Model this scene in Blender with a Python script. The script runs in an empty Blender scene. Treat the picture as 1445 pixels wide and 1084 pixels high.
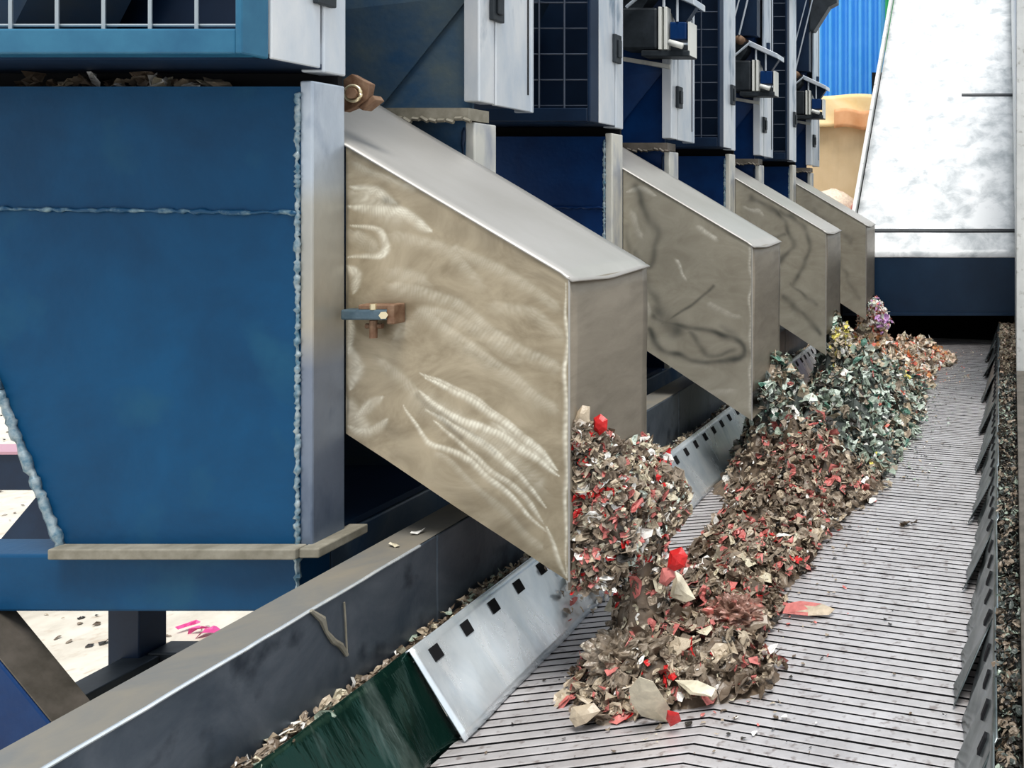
import bpy, math, random
from mathutils import Vector, Matrix, noise
R = random.Random(7)
C = bpy.context.scene.collection
S = 1.544            # distance from one machine to the next along the conveyor
F = 1300.0           # focal length in pixels; vanishing point of the conveyor at (1412, 284)

def P(x, y, Y):      # photo pixel at depth Y -> world point (used for measuring positions)
    return ((x - 1412) * Y / F, Y, (284 - y) * Y / F)

# ------------------------------------------------------------------ materials
def mat(name, col, rough=.5, metal=0.0, col2=None, scale=6, dist=0.0, bump=0.0, bscale=40,
        lo=.35, hi=.65, spec=.5, stretch=(1, 1, 1), col3=None, alpha=1, rvar=0.0, scale3=25):
    m = bpy.data.materials.new(name); m.use_nodes = True
    nt = m.node_tree; N = nt.nodes; L = nt.links
    b = N['Principled BSDF']
    b.inputs['Base Color'].default_value = (*col, 1)
    b.inputs['Roughness'].default_value = rough
    b.inputs['Metallic'].default_value = metal
    b.inputs['Specular IOR Level'].default_value = spec
    tc = N.new('ShaderNodeTexCoord'); mp = N.new('ShaderNodeMapping')
    mp.inputs['Scale'].default_value = stretch
    L.new(tc.outputs['Object'], mp.inputs['Vector'])
    out = None
    if col2:
        n = N.new('ShaderNodeTexNoise'); n.inputs['Scale'].default_value = scale
        n.inputs['Detail'].default_value = 7; n.inputs['Distortion'].default_value = dist
        n.inputs['Roughness'].default_value = .62
        L.new(mp.outputs[0], n.inputs['Vector'])
        r = N.new('ShaderNodeValToRGB'); r.color_ramp.elements[0].position = lo
        r.color_ramp.elements[1].position = hi
        r.color_ramp.elements[0].color = (*col, 1); r.color_ramp.elements[1].color = (*col2, 1)
        L.new(n.outputs['Fac'], r.inputs[0]); out = r.outputs[0]
        if rvar:
            mr = N.new('ShaderNodeMapRange'); mr.inputs['To Min'].default_value = max(.03, rough - rvar)
            mr.inputs['To Max'].default_value = rough + rvar
            L.new(n.outputs['Fac'], mr.inputs['Value']); L.new(mr.outputs[0], b.inputs['Roughness'])
        if col3:
            n3 = N.new('ShaderNodeTexNoise'); n3.inputs['Scale'].default_value = scale3; n3.inputs['Detail'].default_value = 8
            L.new(mp.outputs[0], n3.inputs['Vector'])
            r3 = N.new('ShaderNodeValToRGB'); r3.color_ramp.elements[0].position = .58; r3.color_ramp.elements[1].position = .70
            L.new(n3.outputs['Fac'], r3.inputs[0])
            mx = N.new('ShaderNodeMix'); mx.data_type = 'RGBA'
            L.new(r3.outputs[0], mx.inputs[0]); L.new(out, mx.inputs[6]); mx.inputs[7].default_value = (*col3, 1)
            out = mx.outputs[2]
        L.new(out, b.inputs['Base Color'])
    if bump:
        nb = N.new('ShaderNodeTexNoise'); nb.inputs['Scale'].default_value = bscale; nb.inputs['Detail'].default_value = 5
        L.new(mp.outputs[0], nb.inputs['Vector'])
        bp = N.new('ShaderNodeBump'); bp.inputs['Strength'].default_value = bump; bp.inputs['Distance'].default_value = .01
        L.new(nb.outputs['Fac'], bp.inputs['Height']); L.new(bp.outputs[0], b.inputs['Normal'])
    return m

M = {}
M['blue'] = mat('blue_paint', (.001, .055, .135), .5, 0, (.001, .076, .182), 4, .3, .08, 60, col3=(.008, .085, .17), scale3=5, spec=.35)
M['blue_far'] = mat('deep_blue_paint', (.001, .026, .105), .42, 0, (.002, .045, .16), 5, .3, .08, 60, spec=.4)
M['blue_dusty'] = mat('dusty_blue_paint', (.006, .075, .19), .5, 0, (.13, .16, .16), 2.2, .4, .1, 60, spec=.4)
M['navy'] = mat('navy_paint', (.003, .016, .045), .5, 0, (.006, .028, .07), 4)
M['frame_blue'] = mat('frame_blue_paint', (.02, .12, .22), .4, 0, (.035, .17, .28), 8)
M['side'] = mat('worn_pale_paint', (.50, .57, .65), .35, .25, (.72, .74, .76), 5, .4, .1, 40, col3=(.20, .27, .35), scale3=9, stretch=(1, 1, .35))
M['strip0'] = mat('graded_post_paint', (.40, .43, .47), .35, .4, (.58, .60, .62), 3, .4, .12, 50, stretch=(1, 1, .5), col3=(.20, .24, .31), scale3=6)
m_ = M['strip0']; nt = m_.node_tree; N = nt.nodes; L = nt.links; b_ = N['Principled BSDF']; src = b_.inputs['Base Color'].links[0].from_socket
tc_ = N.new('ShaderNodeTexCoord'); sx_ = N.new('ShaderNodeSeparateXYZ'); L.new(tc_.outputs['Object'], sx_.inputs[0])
rp_ = N.new('ShaderNodeValToRGB'); L.new(sx_.outputs['Z'], rp_.inputs[0]); cr_ = rp_.color_ramp  # post colour graded by height: blue-grey low, tan midway, pale at the top
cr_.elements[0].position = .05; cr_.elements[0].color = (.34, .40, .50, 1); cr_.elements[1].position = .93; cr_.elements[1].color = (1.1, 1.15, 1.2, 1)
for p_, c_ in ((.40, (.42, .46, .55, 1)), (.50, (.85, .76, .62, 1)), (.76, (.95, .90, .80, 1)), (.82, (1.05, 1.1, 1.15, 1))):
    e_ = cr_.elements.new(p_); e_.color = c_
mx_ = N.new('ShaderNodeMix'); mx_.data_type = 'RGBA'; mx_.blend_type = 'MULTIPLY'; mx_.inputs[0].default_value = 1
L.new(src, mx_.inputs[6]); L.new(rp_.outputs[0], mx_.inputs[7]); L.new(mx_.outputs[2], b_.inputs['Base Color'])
M['strip'] = mat('dull_zinc', (.60, .61, .59), .45, .2, (.66, .64, .57), 4, .5, .12, 50, stretch=(1, 1, .4), col3=(.38, .40, .44), scale3=8)
M['ledge'] = mat('dusty_ledge', (.20, .185, .145), .8, 0, (.31, .29, .24), 20)
M['weld'] = mat('weld_bead', (.10, .20, .27), .35, .3, (.40, .46, .48), 60)
M['weld_blue'] = mat('painted_weld', (.01, .08, .17), .35, .1, (.25, .36, .40), 30, lo=.5, hi=.7)
M['roof'] = mat('chute_sheet', (.40, .385, .36), .42, .25, (.47, .455, .435), 3, .5, .03, 40, stretch=(.4, 1, 1))
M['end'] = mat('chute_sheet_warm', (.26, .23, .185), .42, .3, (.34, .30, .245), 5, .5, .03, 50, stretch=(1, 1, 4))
M['steel'] = mat('blue_grey_steel', (.075, .10, .13), .40, .45, (.15, .175, .205), 5, .8, .1, 40, col3=(.05, .065, .085), scale3=10, rvar=.12)
M['flange'] = mat('dusty_flange', (.24, .24, .23), .5, .3, (.32, .29, .24), 7, .5, .05, 40)
M['skirt'] = mat('bright_sheet', (.62, .70, .76), .26, .55, (.90, .94, .96), 5, .9, .22, 7, rvar=.1, stretch=(1, 1.6, .6))
M['skirt_dark'] = mat('green_sheet_painted_glints', (.010, .045, .035), .14, .55, (.26, .33, .31), 3.2, .6, .5, 7, rvar=.06, lo=.52, hi=.72, stretch=(.8, 3, .5))  # second colour paints pale highlight streaks onto the dark sheet
M['skirt_r'] = mat('grey_green_sheet', (.15, .18, .18), .28, .75, (.40, .44, .44), 7, .6, .2, 14, stretch=(1, .6, 1), col3=(.05, .065, .065), scale3=9)
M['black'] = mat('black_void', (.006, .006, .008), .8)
M['rubber'] = mat('dark_machine', (.018, .024, .03), .5, 0, (.04, .05, .06), 12)
M['slat'] = mat('belt_slat', (.50, .475, .475), .4, .3, (.64, .615, .62), 9, .4, .1, 60, col3=(.33, .29, .28), scale3=45)
M['cover'] = mat('white_zinc_cover', (.46, .49, .51), .4, .05, (.86, .87, .88), 5, .3, .05, 20, lo=.34, hi=.58)
M['board'] = mat('navy_board', (.010, .030, .065), .35, 0, (.018, .05, .10), 2)
M['wire'] = mat('wire_grey', (.42, .47, .50), .4, .3)
M['wire_dark'] = mat('wire_dark', (.10, .12, .16), .4, .3)
M['white'] = mat('white_plastic', (.75, .76, .72), .5)
M['rust'] = mat('rusty_steel', (.16, .085, .05), .7, .1, (.27, .18, .12), 30, 0, .2, 60)
M['brass'] = mat('pale_brass', (.80, .70, .48), .3, .7)
M['ground'] = mat('pale_concrete', (.58, .53, .45), .9, 0, (.74, .69, .60), 5, .4, .1, 30, col3=(.55, .47, .38), scale3=14)
M['tan'] = mat('tan_wall', (.66, .50, .30), .8, 0, (.74, .58, .38), 2)
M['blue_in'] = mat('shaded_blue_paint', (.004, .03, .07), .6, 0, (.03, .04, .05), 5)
M['beam_blue'] = mat('scuffed_blue_paint', (.015, .06, .13), .4, .1, (.12, .15, .18), 5, .5)
M['tarp'] = mat('yellow_tarp', (.85, .62, .30), .6, 0, (.92, .74, .45), 3, .5, .2, 6)
M['orange'] = mat('orange_tarp', (.78, .38, .18), .6, 0, (.85, .48, .26), 4)
M['sky_sheet'] = mat('sky_blue_sheet', (.10, .42, .88), .4, .1, (.14, .47, .92), 2)
M['green'] = mat('green_sheet_wall', (.06, .45, .16), .5)
M['wallgrey'] = mat('grey_side_panel', (.55, .56, .55), .45, .3, (.70, .71, .70), 5, .5, .05, 20, col3=(.4, .4, .38))
M['rail'] = mat('brown_rail', (.09, .08, .065), .6, .2, (.16, .14, .12), 14)
M['soil'] = mat('brown_grime', (.07, .055, .04), .9, 0, (.16, .13, .10), 40, 0, .6, 60)
# scrap colours
SC = {
 'cream': (.66, .60, .46), 'beige': (.48, .40, .30), 'white': (.82, .80, .76), 'brown': (.17, .13, .095),
 'taupe': (.30, .245, .19), 'red': (.60, .03, .03), 'pink': (.58, .20, .18), 'dark': (.045, .04, .035),
 'sage': (.34, .40, .33), 'mint': (.62, .69, .62), 'teal': (.14, .28, .22), 'slate': (.10, .115, .105),
 'peach': (.95, .72, .58), 'orange': (.92, .46, .22), 'coral': (.82, .26, .20), 'violet': (.62, .38, .66), 'yellow': (.75, .66, .18)}
SM = {}
for k, c in SC.items():
    m = mat('film_' + k, tuple(v * .8 for v in c), .38, 0, tuple(min(1, v * 1.15) for v in c), 30, .3, .3, 60)
    SM[k] = m
SK = list(SC)

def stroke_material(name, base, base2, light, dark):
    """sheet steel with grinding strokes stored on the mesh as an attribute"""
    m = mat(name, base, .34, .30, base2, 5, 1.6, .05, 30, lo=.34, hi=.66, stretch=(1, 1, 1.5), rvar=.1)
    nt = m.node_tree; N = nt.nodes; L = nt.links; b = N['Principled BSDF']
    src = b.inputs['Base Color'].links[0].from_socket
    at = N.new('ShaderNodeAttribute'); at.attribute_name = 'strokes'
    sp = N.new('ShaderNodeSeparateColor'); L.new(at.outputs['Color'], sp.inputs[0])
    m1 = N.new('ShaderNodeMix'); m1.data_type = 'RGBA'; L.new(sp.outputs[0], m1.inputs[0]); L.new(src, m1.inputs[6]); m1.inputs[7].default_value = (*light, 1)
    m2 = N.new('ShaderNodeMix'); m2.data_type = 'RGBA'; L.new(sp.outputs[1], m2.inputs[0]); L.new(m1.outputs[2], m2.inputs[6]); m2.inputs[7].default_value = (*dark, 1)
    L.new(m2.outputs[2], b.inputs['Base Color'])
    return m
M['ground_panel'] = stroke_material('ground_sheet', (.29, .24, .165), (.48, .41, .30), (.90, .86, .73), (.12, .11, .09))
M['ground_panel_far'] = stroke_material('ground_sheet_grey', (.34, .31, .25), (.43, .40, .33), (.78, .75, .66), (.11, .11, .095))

# ------------------------------------------------------------------ builders
class MB:
    def __init__(s): s.v = []; s.f = []; s.m = []
    def add(s, vs, fs, mi=0):
        o = len(s.v); s.v += [tuple(v) for v in vs]
        for f in fs: s.f.append([o + i for i in f]); s.m.append(mi)
    def box(s, x0, x1, y0, y1, z0, z1, mi=0):
        vs = [(x, y, z) for z in (z0, z1) for y in (y0, y1) for x in (x0, x1)]
        s.add(vs, [(0, 2, 3, 1), (4, 5, 7, 6), (0, 1, 5, 4), (2, 6, 7, 3), (0, 4, 6, 2), (1, 3, 7, 5)], mi); return s
    def prism(s, pts, ext, mi=0):
        n = len(pts); e = Vector(ext); a = [Vector(p) for p in pts]
        s.add(a + [p + e for p in a], [tuple(range(n))[::-1], tuple(range(n, 2 * n))] +
              [(i, (i + 1) % n, n + (i + 1) % n, n + i) for i in range(n)], mi); return s
    def poly(s, pts, mi=0): s.add(pts, [tuple(range(len(pts)))], mi); return s
    def tube(s, pts, r, n=8, mi=0, jit=0.0, cap=True):
        pts = [Vector(p) for p in pts]; k = len(pts); vs = []; fs = []
        for i, p in enumerate(pts):
            d = (pts[min(i + 1, k - 1)] - pts[max(i - 1, 0)]).normalized()
            u = d.orthogonal().normalized() if abs(d.z) > .9 else d.cross(Vector((0, 0, 1))).normalized()
            w = d.cross(u)
            rr = r * (1 + (R.random() - .5) * 2 * jit)
            for j in range(n):
                a = 2 * math.pi * j / n; vs.append(p + u * math.cos(a) * rr + w * math.sin(a) * rr)
        for i in range(k - 1):
            for j in range(n): fs.append((i * n + j, i * n + (j + 1) % n, (i + 1) * n + (j + 1) % n, (i + 1) * n + j))
        if cap: fs.append(tuple(range(n))[::-1]); fs.append(tuple((k - 1) * n + j for j in range(n)))
        s.add(vs, fs, mi); return s
    def grid(s, fn, nu, nv, mi=0):
        vs = [fn(i / nu, j / nv) for j in range(nv + 1) for i in range(nu + 1)]
        s.add(vs, [(j * (nu + 1) + i, j * (nu + 1) + i + 1, (j + 1) * (nu + 1) + i + 1, (j + 1) * (nu + 1) + i) for j in range(nv) for i in range(nu)], mi); return s
    def build(s, name, mats, parent=None, bevel=0, smooth=False, solid=0):
        me = bpy.data.meshes.new(name)
        off = parent_loc(parent) if parent else Vector((0, 0, 0))
        me.from_pydata([tuple(Vector(v) - off) for v in s.v], [], s.f)
        for m_ in (mats if isinstance(mats, (list, tuple)) else [mats]): me.materials.append(m_)
        me.polygons.foreach_set('material_index', s.m)
        if smooth: me.polygons.foreach_set('use_smooth', [True] * len(s.f))
        me.update()
        o = bpy.data.objects.new(name, me); C.objects.link(o)
        if parent: o.parent = parent
        if solid:
            q = o.modifiers.new('thick', 'SOLIDIFY'); q.thickness = solid; q.offset = 0
        if bevel:
            q = o.modifiers.new('bevel', 'BEVEL'); q.width = bevel; q.segments = 2; q.limit_method = 'ANGLE'
        return o
def parent_loc(p):
    v = Vector((0, 0, 0))
    while p: v += p.location; p = p.parent
    return v
def centre(mb):
    xs = [v[0] for v in mb.v]; ys = [v[1] for v in mb.v]; zs = [v[2] for v in mb.v]
    return ((min(xs)+max(xs))/2, (min(ys)+max(ys))/2, min(zs))
def tag(o, label=None, cat=None, group=None, kind=None):
    if label: o['label'] = label
    if cat: o['category'] = cat
    if group: o['group'] = group
    if kind: o['kind'] = kind
    return o
def thing(name, loc, label, cat, group=None):
    o = bpy.data.objects.new(name, None); C.objects.link(o); o.location = loc
    o.empty_display_size = .1
    return tag(o, label, cat, group)
def single(mb, name, mats, label=None, cat=None, group=None, kind=None, **kw):
    c = centre(mb); mb.v = [(x - c[0], y - c[1], z - c[2]) for x, y, z in mb.v]
    o = mb.build(name, mats, None, **kw); o.location = c
    return tag(o, label, cat, group, kind)
def dup(root, dy, label, skip=()):
    r = root.copy(); C.objects.link(r); r.location = root.location + Vector((0, dy, 0)); r['label'] = label
    for ch in list(root.children):
        if ch.name.split('.')[0] in skip: continue
        c = ch.copy(); C.objects.link(c); c.parent = r
        for g in list(ch.children):
            d = g.copy(); C.objects.link(d); d.parent = c
    return r
def line(a, b, n): return [tuple(a[k] + (b[k] - a[k]) * i / n for k in range(3)) for i in range(n + 1)]
def jl(a, b, n, j): return [tuple(c + (R.random() - .5) * j for c in p) for p in line(a, b, n)]

ORD = ['nearest the camera', 'second from the camera', 'third from the camera', 'farthest from the camera']
XP = -1.494          # plane of the cabinet sides

# ------------------------------------------------------------------ ground and background
ZG = -2.2
g = MB(); g.box(-16, 7, -2, 30, ZG - .1, ZG)
single(g, 'floor', M['ground'], kind='structure')
def scatter(mb, n, fn, smin, smax, cols, up=.2):
    for _ in range(n): flake(mb, fn(), R.uniform(smin, smax), SK.index(R.choice(cols)), up)

def flake_geo(size, crumple=.35, seed=None):
    q = random.Random(seed) if seed is not None else R
    n = q.randint(5, 8); el = q.uniform(.3, 1); a0 = q.random() * 6.28
    cur = q.uniform(-.9, .9) * crumple * 2; tw = q.uniform(-.6, .6) * crumple * 2
    vs = [(0, 0, q.uniform(-.1, .1) * size)]
    el *= .6 if q.random() < .25 else 1
    for ring, k in ((.38, .9), (.72, .95), (1, 1)):
        for i in range(n):
            a = a0 + 6.283 * (i + q.uniform(-.22, .22)) / n
            r = q.uniform(.65, 1.1) * k * ring
            x = math.cos(a) * r; y = math.sin(a) * r * el
            z = cur * x * x + tw * x * y + q.uniform(-.38, .38) * crumple
            vs.append((x * size * .5, y * size * .5, z * size * .5))
    fs = [(0, 1 + i, 1 + (i + 1) % n) for i in range(n)] + [(o + i, o + n + i, o + n + (i + 1) % n, o + (i + 1) % n) for o in (1, 1 + n) for i in range(n)]
    return vs, fs
def rot_for(normal, tilt):
    nrm = Vector(normal).normalized()
    d = (nrm + Vector((R.gauss(0, tilt), R.gauss(0, tilt), R.gauss(0, tilt)))).normalized()
    return d.to_track_quat('Z', 'Y').to_matrix() @ Matrix.Rotation(R.random() * 6.283, 3, 'Z')
def flake(mb, p, size, mi, tilt=.4, normal=(0, 0, 1)):
    vs, fs = flake_geo(size); m = rot_for(normal, tilt); p = Vector(p)
    mb.add([m @ Vector(v) + p for v in vs], fs, mi)

lit = MB()
for _ in range(2600):
    x = R.uniform(-10.5, -2.2); y = R.uniform(2.8, 12)
    flake(lit, (x, y, ZG + .008), R.uniform(.015, .06), SK.index(R.choice(['taupe', 'brown', 'dark', 'beige', 'taupe'])), .15)
single(lit, 'ground_litter', [SM[k] for k in SK], 'tiny brown leaf and chip litter strewn over the pale ground', 'litter', kind='stuff')
pk = MB()
for k in range(3): flake(pk, (-4.16 + k * .07, 4.72 - k * .03, ZG + .03), .13, 0, .3)
single(pk, 'plastic_scrap', SM['violet'] if False else mat('hot_pink_film', (.75, .12, .35), .4), 'hot pink plastic scrap lying on the pale ground below the blue frame', 'scrap')

# corrugated blue wall at the back
cw = MB()
def corr(u, v):
    x = -6.6 + u * 4.84; t = (u * 32) % 1
    d = .09 * min(1, max(0, 4 * abs(t - .5) - .5))
    return (x, 14 + d, -2.2 + v * 9)
cw.grid(corr, 608, 1)
single(cw, 'wall_back', M['sky_sheet'], kind='structure')
gw = MB()
def corr2(u, v):
    x = -1.76 + u * 2.4; t = (u * 11) % 1
    return (x, 14 + .05 * min(1, max(0, 4 * abs(t - .5) - .5)), -2.2 + v * 9)
gw.grid(corr2, 176, 1)
single(gw, 'wall_back_side', M['green'], kind='structure')
# tan block with tarpaulins
t = thing('storage_stack', (-2.2, 12.4, ZG), 'tan covered storage stack with a yellow tarpaulin top standing by the blue corrugated wall', 'stack')
a = MB(); a.grid(lambda u, v: (-3.9 + u * 2.75, 12 + .03 * math.sin(u * 23) * v, ZG + v * (3.22)), 40, 20)
a.box(-3.9, -1.15, 12.04, 12.8, ZG, 1.0); a.build('stack_body', M['tan'], t)
a = MB(); a.grid(lambda u, v: (-3.95 + u * 2.83, 11.93 + .06 * v + .03 * math.sin(u * 31 + v * 5) * (1 - v), .98 + v * .4 + .015 * math.sin(u * 19)), 60, 8)
a.grid(lambda u, v: (-3.95 + u * 2.83, 11.99 + .9 * v, 1.38 + .015 * math.sin(u * 19) * (1 - v)), 60, 4)
a.build('tarpaulin', M['tarp'], t, smooth=True, solid=.01)
a = MB(); a.grid(lambda u, v: (-2.14 + u * .56, 11.85 + .02 * math.sin(u * 13), .94 + v * .24 + .02 * math.sin(u * 7)), 20, 5)
tag(a.build('tarpaulin_flap', M['orange'], t, smooth=True, solid=.012), 'orange folded flap')
# pinkish rubble sack beside it
for k, (px_, py_, sz) in enumerate([(1190, 285, .32), (1212, 292, .26), (1172, 276, .28)]):
    c = P(px_ + (k - (k == 2) * 3 - .0) * 34 - 18, py_, 10.8); b = MB()
    def sack(u, v, c=c, sz=sz):
        th = u * 6.2832; ph = v * math.pi
        n_ = 1 + .18 * noise.noise(Vector((math.cos(th) * 1.6 + c[0] * 3, math.sin(th) * 1.6, ph * 1.4)))
        return (c[0] + sz * math.sin(ph) * math.cos(th) * n_, c[1] + sz * math.sin(ph) * math.sin(th) * n_, c[2] - sz * .3 + .75 * sz * math.cos(ph) * n_)
    b.grid(sack, 20, 12)
    single(b, 'scrap_sack', SM[['peach', 'pink', 'beige'][k]], ['peach coloured rounded scrap sack behind the farthest chute', 'dusty pink small sack at the foot of the white incline',
           'beige rounded sack leftmost of the far sacks'][k], 'sack', smooth=True)
b = MB()
b.box(-2.9, -1.2, 10.55, 11.1, ZG, -.38)
b.box(-2.98, -1.15, 10.48, 11.16, -.38, -.34)
single(b, 'sack_platform', M['tan'], 'low tan platform carrying the sacks behind the farthest chute', 'platform')

# ------------------------------------------------------------------ inclined cover and board at the end of the belt
ta = .895
ic = thing('inclined_conveyor', (-.53, 7.3, ZG), 'broad white zinc covered inclined conveyor rising from the far end of the belt', 'conveyor')
def inc(u, v): 
    Y = 7.3 + v * 6.2
    return (-1.19 + u * 1.31, Y, -.447 + ta * (Y - 7.3) + .004 * noise.noise(Vector((u * 3, Y, 0))))
a = MB(); a.grid(inc, 20, 90); a.build('cover_plate', M['cover'], ic, smooth=True, solid=.012)
for (u0, u1, v) in ((0, 1, .033), (.62, 1, .262), (0, .45, .5)):
    p = inc(u0, v); q = inc(u1, v); a = MB()
    a.prism([(p[0], p[1], p[2] + .006), (q[0], q[1], q[2] + .006), (q[0], q[1] + .012, q[2] + .026), (p[0], p[1] + .012, p[2] + .026)], (0, -.006, .012))
    a.build('sheet_lap', M['rubber'], ic)
a = MB(); a.prism([(-1.23, 7.3, -.46), (-1.23, 13.5, -.46 + ta * 6.2), (-1.23, 13.5, -.3 + ta * 6.2), (-1.23, 7.3, -.36)], (.03, 0, 0)); a.build('side_rail', M['wallgrey'], ic)
a = MB(); a.box(-1.25, .14, 7.3, 7.33, -.90, -.447); a.box(-1.25, .14, 7.28, 7.3, -.905, -.885); a.build('blue_board', M['board'], ic)
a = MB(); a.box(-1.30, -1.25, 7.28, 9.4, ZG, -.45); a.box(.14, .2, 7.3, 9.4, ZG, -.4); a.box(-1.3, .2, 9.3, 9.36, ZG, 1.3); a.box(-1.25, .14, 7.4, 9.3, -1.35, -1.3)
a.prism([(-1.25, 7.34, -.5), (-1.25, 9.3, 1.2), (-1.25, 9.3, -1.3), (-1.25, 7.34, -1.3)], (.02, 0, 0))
a.build('tunnel_shade_box', M['black'], ic)  # black box added so the opening below the board reads as shadow

def xr(Y): return .038 + (.115 - .038) * (min(Y, 7.16) - 1.58) / (7.16 - 1.58)   # inner face of the right side wall
sw = MB()
for (y0, y1, hh) in ((5.0, 6.3, 2.5), (6.304, 7.6, 2.8), (7.604, 10, 3.4), (10.004, 13, 4.2)):
    sw.prism([(xr(y0), y0, -1.0), (xr(y1), y1, -1.0), (xr(y1) + .6, y1, -1.0), (xr(y0) + .6, y0, -1.0)], (0, 0, hh))
single(sw, 'side_panel_wall', M['wallgrey'], 'tall pale grey steel panel wall at the right edge beyond the rail', 'panel', bevel=.004)
rl = MB(); rl.prism([(xr(1.0), 1.0, -1.3), (xr(4.99), 4.99, -1.3), (xr(4.99) + .05, 4.99, -1.3), (xr(1.0) + .05, 1.0, -1.3)], (0, 0, .38))
rl.prism([(xr(1.0) + .05, 1.0, -.93), (xr(4.99) + .05, 4.99, -.93), (xr(4.99) + .14, 4.99, -.93), (xr(1.0) + .14, 1.0, -.93)], (0, 0, .01))
single(rl, 'side_rail', M['rail'], 'dark brown steel side rail along the right of the debris strip', 'rail', bevel=.003)

# ------------------------------------------------------------------ belt
ZB = -1.15
bt = thing('conveyor_belt', (-.6, 4.1, ZB - .1), 'wide ribbed steel slat conveyor belt running to the far board', 'conveyor belt')
a = MB(); pitch = .0335
def yoff(x): return .23 * (x + .65) if x < -.65 else -.276 * (x + .65)
k = 0; y = 1.15
XS = [-1.16, -.9, -.65, -.4, -.04]
while y < 7.75:
    w = pitch - .0032 + R.uniform(-.0008, .0008); tz = R.uniform(-.0006, .0006)
    for i in range(len(XS) - 1):
        xa, xb = XS[i], XS[i + 1]; ya, yb = y + yoff(xa), y + yoff(xb)
        jz = [R.uniform(-.0006, .0006) for _ in range(2)]
        vs = [(xa, ya, ZB + tz + .0004), (xb, yb, ZB + tz + .0004), (xb, yb + .004, ZB + tz + .0012), (xa, ya + .004, ZB + tz + .0012), (xa, ya + w, ZB + tz - .0012), (xb, yb + w, ZB + tz - .0012),
              (xa, ya, ZB - .02), (xb, yb, ZB - .02), (xa, ya + w, ZB - .02), (xb, yb + w, ZB - .02)]
        a.add(vs, [(0, 1, 2, 3), (3, 2, 5, 4)]); a.add(vs, [(6, 7, 1, 0), (4, 5, 9, 8)], 1)
    y += pitch
a.build('slats', [M['slat'], M['black']], bt)
a = MB(); a.box(-1.2, -.03, 1.0, 7.9, ZB - .06, ZB - .02); a.build('underside', M['black'], bt)

# ------------------------------------------------------------------ left skirt plates
def left_skirt(y0, y1, wav, m, label, slots=True, zoff=0, flare=0.0):
    t = thing('skirt_plate', (-1.2, (y0 + y1) / 2, ZB), label, 'skirt plate')
    a = MB(); nu = max(20, int((y1 - y0) * 60))
    ph = R.random() * 6
    def fn(u, v):
        Y = y0 + u * (y1 - y0)
        X = -1.257 + v * .107; Z = -.955 - v * .193
        w = wav * (math.sin(Y * 17 + ph + v) * .5 + math.sin(Y * 31 + v * 2) * .3) * (.3 + v)
        X += w + zoff + flare * v * (1 - u); Z += w * .4 + zoff * .6
        if v > .98: Z = max(Z, ZB - .002)
        return (X, Y, Z)
    a.grid(fn, nu, 12)
    # rolled top edge
    a.grid(lambda u, v: (fn(u, 0)[0] - .012 * v, fn(u, 0)[1], fn(u, 0)[2] - .012 * v * v), nu, 2)
    pl = a.build('plate', m, t, smooth=True, solid=.003)
    if slots:
        ys = 2.009 - .1155 * 12
        while ys < y1 - .03:
            if ys > y0 + .02:
                s_ = MB(); p = fn((ys - y0) / (y1 - y0), .10); q = fn((ys - y0) / (y1 - y0), .24); n_ = Vector((.87, 0, .48)) * .004
                w2 = .0145
                s_.prism([(p[0], ys - w2, p[2]), (p[0], ys + w2, p[2]), (q[0], ys + w2, q[2]), (q[0], ys - w2, q[2])], n_)
                s_.build('slot', M['black'], pl)
            ys += .1155
    return t
left_skirt(.7, 1.972, .012, M['skirt_dark'], 'dark green tinted wavy skirt plate nearest the camera beside the belt', slots=False, zoff=-.003)
left_skirt(1.952, 3.02, .003, M['skirt'], 'bright steel skirt plate with square slots under the nearest chute', zoff=.004, flare=.01)
left_skirt(3.0, 4.45, .004, M['skirt'], 'shiny rippled skirt plate between the nearest and second chutes')
left_skirt(4.43, 5.9, .003, M['skirt'], 'pale skirt plate with slots between the second and third chutes', zoff=.003)
left_skirt(5.88, 7.25, .003, M['skirt'], 'skirt plate at the far end below the farthest chute')

# right skirt plates
RY = [1.05, 1.62, 2.13, 2.75, 3.31, 3.92, 4.55, 5.28, 6.0, 6.6, 7.2]
RL = ['at the bottom edge of the picture, right of the belt', 'with the lowest full toothed corner', 'beside the small black crumb on the belt',
      'level with the falling red scrap stream', 'level with the dark red crumb', 'level with the middle of the green heap',
      'level with the far half of the green heap', 'level with the third chute', 'level with the orange and peach heap', 'touching the dark end of the belt on its right side']
for i in range(10):
    y0, y1 = RY[i], RY[i + 1] + .03
    t = thing('toothed_skirt_plate', (-.05, (y0 + y1) / 2, ZB), 'grey green bent skirt plate ' + RL[i], 'skirt plate')
    sd = R.random() * 9; base = .0
    def fn(u, v, y0=y0, y1=y1, sd=sd):
        Y = y0 + u * (y1 - y0)
        xt = -.012 + .006 * (1 - u) ; xb = -.072 - .034 * (1 - u) ** 1.5
        # ridges lean towards the viewer as they go down
        q_ = ((Y - .10 * v) * 6.5 + sd) % 1; w = .011 * (1 - abs(2 * q_ - 1)) ** 2 * v
        return (xt + (xb - xt) * v - w, Y - .05 * v, -.95 - .196 * v + .005 * (1 - u) + w * .3)
    a = MB(); a.grid(fn, 60, 10); pl = a.build('plate', M['skirt_r'], t, smooth=True, solid=.003)
    ys = y0 + .07
    while ys < y1 - .05:
        p = fn((ys - y0) / (y1 - y0), .16); q = fn((ys - y0) / (y1 - y0), .30); s_ = MB()
        s_.prism([(p[0], p[1] - .010, p[2]), (q[0], q[1] - .010, q[2]), (q[0], q[1] + .010, q[2]), (p[0], p[1] + .010, p[2])], (-.006, 0, .003))
        s_.build('slot', M['black'], pl); ys += .1155

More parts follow.
